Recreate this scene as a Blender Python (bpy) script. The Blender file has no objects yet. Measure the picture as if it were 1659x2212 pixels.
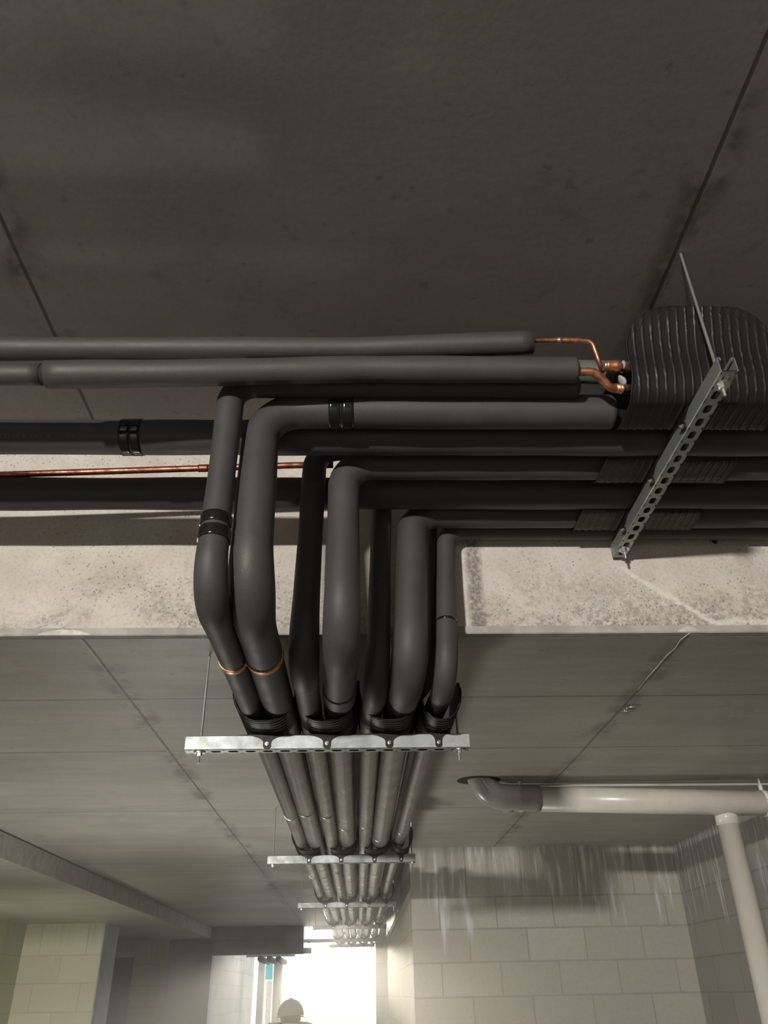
import bpy, bmesh, math, random
from math import sin, cos, pi, radians, sqrt, atan2
from mathutils import Vector, Matrix, noise
random.seed(7)
SC = bpy.context.scene
COL = SC.collection

# ------------------------------------------------------------------ camera
F_PX, CX, CY = 1699.0, 829.5, 1106.0
PIT, YAW, ROL = radians(31.51), radians(2.253), radians(-1.167)
FW = Vector((sin(YAW)*cos(PIT), cos(YAW)*cos(PIT), sin(PIT)))
_r = Vector((cos(YAW), -sin(YAW), 0)); _u = _r.cross(FW)
RT = _r*cos(ROL) + _u*sin(ROL); UP = -_r*sin(ROL) + _u*cos(ROL)
CAM = Vector((0, 0, 1.55))
def at(px, py, ax, val):
    d = RT*((px-CX)/F_PX) - UP*((py-CY)/F_PX) + FW
    i = 'XYZ'.index(ax); t = (val-CAM[i])/d[i]
    return CAM + d*t
cam_d = bpy.data.cameras.new('camera'); cam = bpy.data.objects.new('camera', cam_d); COL.objects.link(cam)
cam.matrix_world = Matrix.Translation(CAM) @ Matrix((RT, UP, -FW)).transposed().to_4x4()
cam_d.sensor_fit = 'HORIZONTAL'; cam_d.sensor_width = 36.0; cam_d.lens = 36.0*F_PX/1659.0
cam_d.clip_start = .05; cam_d.clip_end = 200
SC.camera = cam
SC.view_settings.view_transform = 'Standard'; SC.view_settings.look = 'None'
SC.view_settings.gamma = 1.0; SC.view_settings.exposure = 0.0

# ------------------------------------------------------------------ materials
class NT:
    def __init__(s, name):
        s.m = bpy.data.materials.new(name); s.m.use_nodes = True
        s.t = s.m.node_tree; s.t.nodes.clear()
        s.out = s.t.nodes.new('ShaderNodeOutputMaterial')
        s.b = s.t.nodes.new('ShaderNodeBsdfPrincipled'); s.t.links.new(s.b.outputs[0], s.out.inputs[0])
        s._p = None
    def n(s, kind, **kw):
        x = s.t.nodes.new(kind)
        for k, v in kw.items(): setattr(x, k, v)
        return x
    def link(s, a, b): s.t.links.new(a, b)
    def put(s, sock, v):
        if hasattr(v, 'is_output') or isinstance(v, bpy.types.NodeSocket): s.link(v, sock)
        else: sock.default_value = v
    @property
    def pos(s):
        if s._p is None:
            s._p = s.n('ShaderNodeTexCoord').outputs['Object']
        return s._p
    def xyz(s):
        x = s.n('ShaderNodeSeparateXYZ'); s.link(s.pos, x.inputs[0]); return x.outputs
    def math(s, op, a, b=0.0, c=0.0, clamp=False):
        x = s.n('ShaderNodeMath', operation=op); x.use_clamp = clamp
        s.put(x.inputs[0], a); s.put(x.inputs[1], b)
        if op in ('MULTIPLY_ADD', 'SMOOTH_MIN', 'COMPARE'): s.put(x.inputs[2], c)
        return x.outputs[0]
    def mapr(s, v, a, b, c=0.0, d=1.0, smooth=False):
        x = s.n('ShaderNodeMapRange'); x.clamp = True
        if smooth: x.interpolation_type = 'SMOOTHSTEP'
        s.put(x.inputs[0], v)
        for i, q in enumerate((a, b, c, d)): s.put(x.inputs[i+1], q)
        return x.outputs[0]
    def vec(s, x, y, z):
        c = s.n('ShaderNodeCombineXYZ')
        for i, q in enumerate((x, y, z)): s.put(c.inputs[i], q)
        return c.outputs[0]
    def scale(s, v, k):
        x = s.n('ShaderNodeVectorMath', operation='MULTIPLY'); s.link(v, x.inputs[0]); x.inputs[1].default_value = k
        return x.outputs[0]
    def noise(s, sc, det=4, rough=.55, v=None, dist=0.0, col=False):
        x = s.n('ShaderNodeTexNoise'); x.inputs['Scale'].default_value = sc; x.inputs['Detail'].default_value = det
        x.inputs['Roughness'].default_value = rough; x.inputs['Distortion'].default_value = dist
        s.link(v if v is not None else s.pos, x.inputs['Vector'])
        return x.outputs['Color' if col else 'Fac']
    def mix(s, f, a, b, blend='MIX'):
        x = s.n('ShaderNodeMix', data_type='RGBA', blend_type=blend)
        s.put(x.inputs[0], f)
        for i, q in ((6, a), (7, b)):
            if isinstance(q, tuple): q = (*q[:3], 1.0)
            s.put(x.inputs[i], q)
        return x.outputs[2]
    def bump(s, h, st=.3, dist=.01):
        x = s.n('ShaderNodeBump'); x.inputs['Strength'].default_value = st; x.inputs['Distance'].default_value = dist
        s.link(h, x.inputs['Height']); s.link(x.outputs[0], s.b.inputs['Normal'])
    def set(s, **kw):
        for k, v in kw.items():
            k = {'base': 'Base Color', 'rough': 'Roughness', 'metal': 'Metallic', 'spec': 'Specular IOR Level', 'coat': 'Coat Weight', 'coatr': 'Coat Roughness', 'emit': 'Emission Color', 'es': 'Emission Strength', 'sheen': 'Sheen Weight'}[k]
            if isinstance(v, tuple): v = (*v[:3], 1.0)
            s.put(s.b.inputs[k], v)
        return s.m

def lines(t, comp, vals, w, wob=.006):
    """mask of thin joints where one coordinate equals one of vals (slightly wandering)"""
    nz = t.math('MULTIPLY', t.math('SUBTRACT', t.noise(2.2, 5, .6), .5), wob*2)
    c = t.math('ADD', comp, nz); r = None
    for v in vals:
        q = t.mapr(t.math('ABSOLUTE', t.math('SUBTRACT', c, v)), w*.4, w, 1, 0)
        r = q if r is None else t.math('MAXIMUM', r, q)
    return 0.0 if r is None else r

def m_ceiling(name, base, dark, xs, ys, rough, streak):
    t = NT(name); x, y, z = t.xyz()
    big = t.noise(1.1, 5, .6); fine = t.noise(60, 3, .6)
    st = t.noise(3, 5, .65, v=t.vec(t.math('MULTIPLY', x, .5), t.math('MULTIPLY', y, 3.0), 0))
    c = t.mix(t.mapr(big, .35, .65), base, tuple(k*.78 for k in base))
    c = t.mix(t.mapr(st, .45, .75, 0, streak), c, tuple(k*1.35 for k in base))
    spots = t.noise(26, 2, .5)
    c = t.mix(t.mapr(spots, .68, .76, 0, .45), c, dark)
    pat = t.mapr(t.noise(3.2, 6, .7, dist=.4), .60, .72, 0, .4)
    c = t.mix(pat, c, dark)
    m = lines(t, x, xs, .007)
    # leakage stains hanging round the long joints
    wide = lines(t, x, xs, .07, .05)
    c = t.mix(t.math('MULTIPLY', wide, t.mapr(t.noise(4.5, 5, .65), .47, .58, 0, .85)), c, dark)
    if ys: m = t.math('MAXIMUM', m, t.math('MULTIPLY', lines(t, y, ys, .008, .002), .8))
    c = t.mix(t.math('MULTIPLY', m, .85), c, tuple(k*.5 for k in dark))
    c = t.mix(t.mapr(fine, .3, .7, 0, .18), c, dark)
    t.bump(t.math('ADD', t.math('MULTIPLY', fine, .3), t.math('MULTIPLY', m, -1.0)), .25, .004)
    return t.set(base=c, rough=t.mapr(big, .3, .7, rough, rough+.2), spec=.5)

def m_beam():
    t = NT('cast_concrete_face'); x, y, z = t.xyz()
    nz = t.noise(7, 6, .6); fine = t.noise(90, 4, .7); pit = t.n('ShaderNodeTexVoronoi'); pit.inputs['Scale'].default_value = 70
    t.link(t.pos, pit.inputs['Vector'])
    c = t.mix(t.mapr(nz, .35, .68), (.50, .445, .375), (.60, .56, .50))
    c = t.mix(t.mapr(fine, .50, .66, 0, .38), c, (.30, .27, .235))
    med = t.noise(28, 5, .7); c = t.mix(t.mapr(med, .55, .66, 0, .28), c, (.33, .30, .27))
    pp = t.math('MULTIPLY', t.mapr(pit.outputs['Distance'], .08, .22, 1, 0), t.mapr(t.noise(4, 4, .6), .42, .56))
    c = t.mix(t.math('MULTIPLY', pp, .7), c, (.16, .145, .13))
    # honeycombing near the lower edge
    low = t.mapr(z, 2.47, 2.72, 1, 0)
    hc = t.math('MULTIPLY', low, t.mapr(t.noise(4, 7, .75, dist=.5), .46, .56))
    hf = t.mapr(t.noise(55, 5, .8), .42, .56)
    c = t.mix(t.math('MULTIPLY', t.math('MULTIPLY', hc, hf), .85), c, (.17, .155, .13))
    c = t.mix(t.mapr(t.noise(2.3, 5, .6, dist=.3), .45, .65, 0, .35), c, (.42, .39, .37))
    # crumbly pour joint
    jx = t.math('ADD', x, t.math('MULTIPLY', t.math('SUBTRACT', t.noise(12, 6, .7), .5), .07))
    j = t.mapr(t.math('ABSOLUTE', t.math('SUBTRACT', jx, .36)), .012, .035, 1, 0)
    j = t.math('MULTIPLY', j, t.mapr(t.noise(80, 5, .8), .40, .58))
    c = t.mix(t.math('MULTIPLY', j, .8), c, (.14, .12, .11))
    edge = t.mapr(t.math('ABSOLUTE', t.math('SUBTRACT', x, .31)), .015, .035, .6, 0)
    c = t.mix(edge, c, (.70, .66, .60))
    # pale diagonal lap line on the right half
    ln = t.math('SUBTRACT', z, t.math('MULTIPLY_ADD', t.math('MAXIMUM', t.math('SUBTRACT', 1.05, x), -.02), .75, 2.50))
    ln = t.math('ADD', ln, t.math('MULTIPLY', t.math('SUBTRACT', t.noise(16, 6, .7), .5), .07))
    lm = t.math('MULTIPLY', t.mapr(t.math('ABSOLUTE', ln), .004, .016, 1, 0), t.mapr(x, .78, .86))
    c = t.mix(t.math('MULTIPLY', lm, .55), c, (.72, .70, .62))
    t.bump(t.math('ADD', t.math('MULTIPLY', fine, .5), t.math('MULTIPLY', t.math('ADD', pp, j), -1.5)), .5, .006)
    return t.set(base=c, rough=.88, spec=.3)

def m_block(name, ax, tint=(.43, .405, .35), z0=1.925, x0=0.0, bw=.4, bh=.2, zmax=2.14, stain=1.0):
    t = NT(name); x, y, z = t.xyz(); h = (x, y)[ax]
    zz = t.math('SUBTRACT', t.math('MINIMUM', z, zmax), z0 - bh*20)
    hh = t.math('ADD', h, 40.0 - x0)
    br = t.n('ShaderNodeTexBrick'); br.offset = .5
    t.link(t.vec(hh, zz, 0), br.inputs['Vector'])
    br.inputs['Scale'].default_value = 1.0; br.inputs['Brick Width'].default_value = bw; br.inputs['Row Height'].default_value = bh
    br.inputs['Mortar Size'].default_value = .006; br.inputs['Mortar Smooth'].default_value = .3; br.inputs['Bias'].default_value = 0
    br.inputs['Color1'].default_value = (*[k*.93 for k in tint], 1); br.inputs['Color2'].default_value = (*[k*1.1 for k in tint], 1)
    br.inputs['Mortar'].default_value = (*[k*.74 for k in tint], 1)
    big = t.noise(1.6, 4, .6); fine = t.noise(70, 4, .7)
    c = t.mix(t.mapr(big, .35, .65, 0, .5), br.outputs['Color'], (tint[0]*1.02, tint[1]*1.05, tint[2]*.94), 'MIX')
    c = t.mix(t.mapr(fine, .35, .7, 0, .3), c, tuple(k*.6 for k in tint))
    # lime runs: vertical streaks below the slab
    v = t.vec(t.math('MULTIPLY', h, 26), t.math('MULTIPLY', z, 2.2), 0)
    s1 = t.mapr(t.noise(1.0, 4, .6, v=v), .50, .62)
    reach = t.mapr(t.noise(1.0, 3, .5, v=t.vec(t.math('MULTIPLY', h, 9), 3.3, 0)), .3, .7, 1.75, 2.35)
    msk = t.mapr(t.math('SUBTRACT', z, reach), -.02, .12)
    c = t.mix(t.math('MULTIPLY', t.math('MULTIPLY', s1, msk), .8*stain), c, (.66, .65, .66))
    s2 = t.mapr(t.noise(1.0, 4, .6, v=t.vec(t.math('MULTIPLY', h, 17), t.math('MULTIPLY', z, 1.1), 5.0)), .5, .62)
    c = t.mix(t.math('MULTIPLY', t.math('MULTIPLY', s2, t.mapr(z, 2.0, 2.4)), .45*stain), c, (.17, .155, .14))
    t.bump(t.math('ADD', t.math('MULTIPLY', fine, .25), t.math('MULTIPLY', br.outputs['Fac'], -1.0)), .45, .006)
    return t.set(base=c, rough=.85, spec=.3)

def m_rubber(name, base, rough, sp=.4, bst=.22):
    t = NT(name); a = t.noise(240, 3, .6); b = t.noise(9, 4, .6)
    c = t.mix(t.mapr(b, .3, .7, 0, .5), base, tuple(k*1.35 for k in base))
    t.bump(a, bst, .002)
    return t.set(base=c, rough=t.mapr(b, .3, .7, rough-.06, rough+.08), spec=sp)
def m_plain(name, base, rough, metal=0.0, nz=0.15, sc=30, sp=.5, bmp=.1):
    t = NT(name); a = t.noise(sc, 4, .6)
    c = t.mix(t.mapr(a, .35, .65), base, tuple(k*(1-nz*2) for k in base))
    t.bump(a, bmp, .002)
    return t.set(base=c, rough=t.mapr(a, .3, .7, max(.04, rough-.08), rough+.08), metal=metal, spec=sp)
def m_galv():
    t = NT('galvanised_steel'); v = t.n('ShaderNodeTexVoronoi'); v.inputs['Scale'].default_value = 60; t.link(t.pos, v.inputs['Vector'])
    a = t.noise(14, 4, .65)
    c = t.mix(t.mapr(a, .35, .65), (.40, .42, .405), (.26, .28, .275))
    hs = t.n('ShaderNodeRGBToBW'); t.link(v.outputs['Color'], hs.inputs[0])
    c = t.mix(t.mapr(hs.outputs[0], .2, .8, 0, .5), c, (.30, .325, .315))
    t.bump(a, .1, .002)
    return t.set(base=c, rough=t.mapr(a, .3, .7, .38, .6), metal=.75, spec=.5)
def m_copper(name, base, rough=.28):
    t = NT(name); a = t.noise(45, 5, .7); b = t.noise(12, 3, .6)
    c = t.mix(t.mapr(a, .4, .62), base, tuple(k*.38 for k in base))
    c = t.mix(t.mapr(b, .55, .7, 0, .6), c, (.20, .075, .05))
    t.bump(a, .15, .002)
    return t.set(base=c, rough=t.mapr(a, .3, .7, rough, rough+.22), metal=.85)

M = dict(
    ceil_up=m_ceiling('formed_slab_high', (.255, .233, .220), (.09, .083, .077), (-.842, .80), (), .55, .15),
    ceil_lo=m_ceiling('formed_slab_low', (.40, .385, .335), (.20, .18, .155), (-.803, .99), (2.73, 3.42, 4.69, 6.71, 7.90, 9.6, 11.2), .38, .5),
    ceil_left=m_ceiling('formed_slab_left', (.40, .385, .335), (.20, .18, .155), (), (7.6,), .45, .4),
    beam=m_beam(),
    lip=m_plain('edge_strip_concrete', (.40, .375, .335), .7, nz=.15, sc=14),
    header=m_plain('header_concrete', (.36, .345, .32), .6, nz=.1, sc=5),
    blk_r=m_block('blockwork_front', 0, x0=.771),
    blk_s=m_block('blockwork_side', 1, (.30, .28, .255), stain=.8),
    blk_c=m_block('blockwork_corridor', 1, (.50, .47, .38), stain=.9),
    blk_l=m_block('blockwork_left', 0, (.58, .54, .41), z0=1.985, x0=-3.35, bw=.52, bh=.27, zmax=2.2, stain=.7),
    blk_e=m_block('blockwork_end', 0, (.46, .48, .50), stain=0),  # bluish tint puts sky light and lens veil into the block colour
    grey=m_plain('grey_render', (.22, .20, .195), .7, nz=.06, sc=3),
    greend=m_plain('grey_wall_end', (.34, .35, .32), .7, nz=.1, sc=6),
    floor=m_plain('concrete_floor', (.20, .19, .175), .7, nz=.12, sc=4),
    room=m_plain('room_concrete', (.28, .26, .24), .8, nz=.1, sc=3),
    ins=m_rubber('foam_insulation', (.044, .042, .041), .56, .42),
    ins_veil=m_rubber('foam_insulation_veil_tone', (.115, .103, .082), .30, .6, .03),
    tape=m_plain('glossy_black_tape', (.012, .012, .013), .16, nz=.2, sc=30, bmp=.05),
    pvcblack=m_plain('black_moulded_plastic', (.010, .010, .010), .46, nz=.15, sc=60, sp=.3),
    galv=m_galv(), zinc=m_plain('zinc_fastener', (.62, .63, .60), .28, .9, .1, 80),
    slotdark=m_plain('dark_gap', (.02, .018, .016), .8),
    cop=m_copper('bare_copper', (.78, .33, .17)), copdull=m_copper('dull_copper', (.42, .15, .09), .3),
    solder=m_plain('solder_silver', (.75, .70, .64), .25, .9),
    rod=m_plain('zinc_rod', (.50, .54, .50), .34, .8, .05, 80, bmp=0),
    pvc=m_plain('white_drain_plastic', (.66, .63, .55), .33, nz=.06, sc=9),
    pvcg=m_plain('grey_drain_plastic', (.40, .375, .345), .22, nz=.05, sc=9),
    white=m_plain('white_paint_steel', (.8, .78, .74), .35, nz=.03),
    dark=m_plain('dark_door_paint', (.06, .048, .045), .6, nz=.05, sc=4),
    lime=m_plain('lime_stained_board', (.62, .58, .50), .6, nz=.2, sc=30),
    tarp=m_plain('teal_sheet', (.08, .42, .45), .4, nz=.05, sc=4),
    steelpost=m_plain('grey_post_paint', (.34, .31, .28), .5, nz=.05, sc=5),
    outwall=m_plain('sunlit_render', (.74, .62, .45), .8, nz=.05, sc=3),
    hat=m_plain('grey_hard_hat', (.15, .145, .13), .5, nz=.05),
    jacket=m_plain('dark_work_jacket', (.24, .215, .205), .85, nz=.1, sc=20),
    skin=m_plain('skin', (.42, .27, .20), .55, nz=.05), hair=m_plain('dark_hair', (.05, .04, .035), .6),
    letter=m_plain('faint_grey_print', (.11, .105, .10), .6),
)

# ------------------------------------------------------------------ object helpers
def link_mesh(name, me, mat, parent=None, smooth=False):
    o = bpy.data.objects.new(name, me); COL.objects.link(o)
    if mat is not None and not me.materials: me.materials.append(mat)
    if smooth: me.polygons.foreach_set('use_smooth', [True]*len(me.polygons))
    if parent: o.parent = parent
    return o
def from_bm(name, bm, mat, parent=None, smooth=False):
    bmesh.ops.recalc_face_normals(bm, faces=bm.faces)
    me = bpy.data.meshes.new(name); bm.to_mesh(me); bm.free()
    return link_mesh(name, me, mat, parent, smooth)
def tag(o, label, cat, group=None, kind=None):
    if label: o['label'] = label
    if cat: o['category'] = cat
    if group: o['group'] = group
    if kind: o['kind'] = kind
    return o
def empty(name, loc, label, cat, group=None, rz=0):
    o = bpy.data.objects.new(name, None); COL.objects.link(o); o.location = loc; o.rotation_euler = (0, 0, rz)
    o.empty_display_size = .1
    return tag(o, label, cat, group)
def box_bm(bm, a, b):
    vs = [bm.verts.new((x, y, z)) for x in (a[0], b[0]) for y in (a[1], b[1]) for z in (a[2], b[2])]
    for f in ((0, 1, 3, 2), (4, 6, 7, 5), (0, 4, 5, 1), (2, 3, 7, 6), (0, 2, 6, 4), (1, 5, 7, 3)):
        bm.faces.new([vs[i] for i in f])
def box(name, a, b, mat, parent=None, bev=0.0):
    bm = bmesh.new(); box_bm(bm, a, b)
    if bev: bmesh.ops.bevel(bm, geom=bm.edges[:], offset=bev, segments=2, affect='EDGES')
    return from_bm(name, bm, mat, parent)
def struct(name, a, b, mat, label=None, bev=0.0):
    o = box(name, a, b, mat, None, bev); o['kind'] = 'structure'
    if label: o['label'] = label
    return o
def round_path(pts, rads, n=12):
    """polyline with each inner corner replaced by an arc of the given radius"""
    P = [Vector(p) for p in pts]; out = [P[0]]
    for i in range(1, len(P)-1):
        a = (P[i-1]-P[i]); b = (P[i+1]-P[i]); la, lb = a.length, b.length; a.normalize(); b.normalize()
        ang = a.angle(b); r = rads[i-1] if isinstance(rads, (list, tuple)) else rads
        if ang > pi-.01 or r <= 0: out.append(P[i]); continue
        d = min(r/math.tan(ang/2), la*.48 if i > 1 else la*.95, lb*.48 if i < len(P)-2 else lb*.95); r = d*math.tan(ang/2)
        c = P[i] + (a+b).normalized()*(r/sin(ang/2))
        s = P[i]+a*d - c; e = P[i]+b*d - c; axis = s.cross(e).normalized(); tot = s.angle(e)
        for k in range(n+1): out.append(c + Matrix.Rotation(tot*k/n, 3, axis) @ s)
    out.append(P[-1]); return out
def densify(path, step):
    out = [path[0]]
    for a, b in zip(path, path[1:]):
        k = max(1, int((b-a).length/step))
        for i in range(1, k+1): out.append(a.lerp(b, i/k))
    return out
def sweep_bm(bm, path, rad, seg=24, cap=True, rfun=None, sx=1.0):
    n = len(path); L = [0.0]
    for a, b in zip(path, path[1:]): L.append(L[-1]+(b-a).length)
    t0 = (path[1]-path[0]).normalized(); ref = Vector((0, 0, 1)) if abs(t0.z) < .9 else Vector((0, 1, 0))
    nrm = t0.cross(ref).normalized(); rings = []
    for i in range(n):
        t = ((path[min(i+1, n-1)]-path[i-1 if i else 0])).normalized()
        nrm = (nrm - t*nrm.dot(t)).normalized(); bn = t.cross(nrm)
        r = rad if rfun is None else rfun(L[i], L[-1])
        rings.append([bm.verts.new(path[i]+(nrm*cos(a)*sx+bn*sin(a))*r) for a in [2*pi*k/seg for k in range(seg)]])
    for A, B in zip(rings, rings[1:]):
        for k in range(seg): bm.faces.new((A[k], A[(k+1) % seg], B[(k+1) % seg], B[k]))
    if cap:
        bm.faces.new(list(reversed(rings[0]))); bm.faces.new(rings[-1])
    return rings
def tube(name, path, rad, mat, parent=None, seg=24, rfun=None, smooth=True, cap=True, mat2=None):
    bm = bmesh.new(); sweep_bm(bm, path, rad, seg, cap, rfun)
    o = from_bm(name, bm, mat, parent)
    me = o.data
    me.polygons.foreach_set('use_smooth', [len(p.vertices) == 4 for p in me.polygons])
    return o
def sub(path, s0, s1):
    """stretch of a path between two arc lengths"""
    out = []; s = 0
    for a, b in zip(path, path[1:]):
        l = (b-a).length
        if s+l > s0 and s < s1:
            u0 = max(0, (s0-s)/l); u1 = min(1, (s1-s)/l)
            if not out: out.append(a.lerp(b, u0))
            out.append(a.lerp(b, u1))
        s += l
    return out
def arclen(path, p):
    """arc length of the point of the path nearest to p"""
    best = (1e9, 0); s = 0; p = Vector(p)
    for a, b in zip(path, path[1:]):
        d = b-a; l = d.length; u = max(0, min(1, (p-a).dot(d)/(l*l))) if l else 0
        q = (a+d*u-p).length
        if q < best[0]: best = (q, s+u*l)
        s += l
    return best[1]
def sleeve(name, path, p, width, rad, mat, parent, bulge=0.0, label=None, seg=24):
    s = arclen(path, p); q = densify(sub(path, s-width/2, s+width/2), .006)
    f = (lambda l, T: rad + bulge*sin(pi*l/T)) if bulge else None
    o = tube(name, q, rad, mat, parent, seg, rfun=f)
    if label: o['label'] = label
    return o
def fun_r(r, amp=.0015, seed=0.0, e0=0, e1=0):
    def f(l, T):
        v = r + amp*noise.noise(Vector((l*5, seed, 0)))*1.6
        if e0 and l < e0: v *= sqrt(max(.02, 1-((e0-l)/e0)**2*.93))
        if e1 and T-l < e1: v *= sqrt(max(.02, 1-((e1-(T-l))/e1)**2*.93))
        return v
    return f
def copytree(o, parent=None):
    c = o.copy(); COL.objects.link(c); c.parent = parent
    for ch in list(o.children): copytree(ch, c)
    return c

# ------------------------------------------------------------------ setting
ZU, ZL, ZLL = 3.13, 2.45, 2.30
YB = 2.165
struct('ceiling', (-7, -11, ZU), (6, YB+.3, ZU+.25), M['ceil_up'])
struct('ceiling', (-2.187, YB+.3, ZL), (2.6, 13.6, ZL+.3), M['ceil_lo'])
box_extra = struct('ceiling', (-2.187, YB+.012, ZL), (2.6, YB+.3, ZL+.02), M['ceil_lo'])
struct('wall_front', (-7, YB, ZL+.024), (6, YB+.3, ZU), M['beam'])
struct('trim_1', (-7, YB-.014, ZL), (6, YB+.012, ZL+.024), M['lip'], bev=.002)
struct('ceiling', (-7, YB+.3, ZLL), (-2.187, 14.0, ZLL+.2), M['ceil_left'])
struct('ceiling', (-7, YB+.012, ZLL), (-2.187, YB+.3, ZLL+.17), M['ceil_left'])
struct('trim_2', (-2.187, YB+.3, ZLL), (-2.175, 13.36, ZL-.012), M['lip'])
struct('floor', (-7, -11, -.15), (6, 14, 0), M['floor'])
struct('wall_left', (-7.2, -11, 0), (-7, 14, ZU), M['room'])
struct('wall_right', (6, -11, 0), (6.2, 6.3, ZU), M['room'])
struct('wall_back', (-7, -11.2, 0), (6, -11, ZU), M['room'])
# right-hand blockwork: front wall, side wall and the corridor wall running away
struct('wall_right', (.377, 6.12, 0), (2.5, 6.32, ZL), M['blk_r'])
struct('wall_right', (2.30, 2.6, 0), (2.5, 6.12, ZL), M['blk_s'])
struct('wall_right', (.377, 6.32, 0), (.577, 13.0, ZL), M['blk_c'])
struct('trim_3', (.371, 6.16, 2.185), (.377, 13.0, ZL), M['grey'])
struct('wall_right', (at(812, 2100, 'Y', 13.0).x, 13.0, 0), (.577, 13.2, ZL+.3), M['blk_e'])
struct('wall_right', (2.5, 2.465, 0), (6, 2.6, ZL+.1), M['room'])
# left-hand blockwork
struct('wall_left', (-3.76, 10.2, 0), (-2.883, 10.4, ZLL), M['blk_l'])
struct('wall_left', (-3.96, 2.6, 0), (-3.76, 10.2, ZLL), m_block('blockwork_left_side', 1, (.56, .55, .36), z0=1.985, bh=.27, bw=.52, zmax=2.2, stain=.5))
struct('wall_left', (-2.883, 10.2, 0), (-2.868, 10.78, ZLL), M['greend'])
YH = 13.45
XH = at(461, 2040, 'Y', YH).x
struct('wall_far', (-7, YH, 0), (at(222, 2100, 'Y', YH).x, YH+.2, ZLL), M['blk_l'])
xd0, xd1 = at(214, 2100, 'Y', YH).x, at(287.5, 2090, 'Y', YH).x
zd = at(255, 2068, 'Y', YH).z
struct('wall_far', (xd0-.02, YH, zd), (xd1, YH+.2, ZLL), M['blk_l'])
struct('door_1', (xd0-.02, YH+.12, 0), (xd1, YH+.16, zd), M['dark'])
xg = at(360, 2100, 'Y', YH).x
struct('wall_far', (xd1, YH, 0), (xg, YH+.2, ZLL), M['blk_l'])
struct('wall_far', (xg, YH-.02, 0), (XH, YH+.2, ZLL), M['grey'])
# header across the end of the corridor, with its stepped end
zh = at(560, 2062, 'Y', YH).z
xe = at(655, 2050, 'Y', YH).x
struct('trim_4', (XH-.02, YH-.06, ZLL-.02), (xe, YH+.15, ZL+.3), M['header'])
struct('trim_5', (XH, YH, zh), (xe, YH+.15, ZLL-.02), M['header'])
struct('trim_6', (xe, YH+.02, at(660, 2059, 'Y', YH).z), (at(672, 2050, 'Y', YH).x, YH+.15, at(660, 2047, 'Y', YH).z), M['header'])
# blockwork passage wall seen under the header, limed and sun-grazed
struct('wall_passage', (XH-.2, YH+.2, 0), (XH, 19.0, 2.6), m_block('blockwork_passage', 1, (.36, .335, .29), z0=1.925, stain=1.0))
struct('ceiling', (XH-.2, YH+.15, 2.32), (xe-.35, 14.6, 2.5), M['header'])
# outside, past the open end
struct('floor', (-9, 14, -.15), (9, 30, 0), m_plain('yard_paving', (.5, .47, .42), .8, nz=.1, sc=3))
yo = 24.0
struct('wall_outside', (at(560, 2090, 'Y', yo).x, yo, 0), (6, yo+.2, at(750, 2084, 'Y', yo).z), M['outwall'])

# grey posts, teal sheet at the far left edge of the opening
def px_box(name, x0, x1, y0, y1, Y, dep, mat, label=None, cat=None, zfloor=False):
    a = at(x0, y1, 'Y', Y); b = at(x1, y0, 'Y', Y)
    o = box(name, (a.x, Y, 0 if zfloor else a.z), (b.x, Y+dep, b.z), mat, None, .004)
    if label: tag(o, label, cat)
    return o
p = px_box('steel_post', 551, 573, 2064, 2212, 17.0, .2, M['steelpost'], 'pinkish grey post standing beside the limed passage wall', 'post', True)
p = px_box('steel_post', 586, 610, 2074, 2212, 15.6, .2, M['steelpost'], 'grey post standing behind the worker, left edge of the bright opening', 'post', True)
px_box('hanging_sheet', 573, 590, 2078, 2116, 19.0, .02, M['tarp'], 'teal sheet hanging between the two far posts', 'sheet')
px_box('site_board', 572, 588, 2118, 2212, 18.6, .05, m_plain('pale_board', (.62, .56, .50), .7), 'pale upright board standing below the teal sheet', 'board', True)

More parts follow.
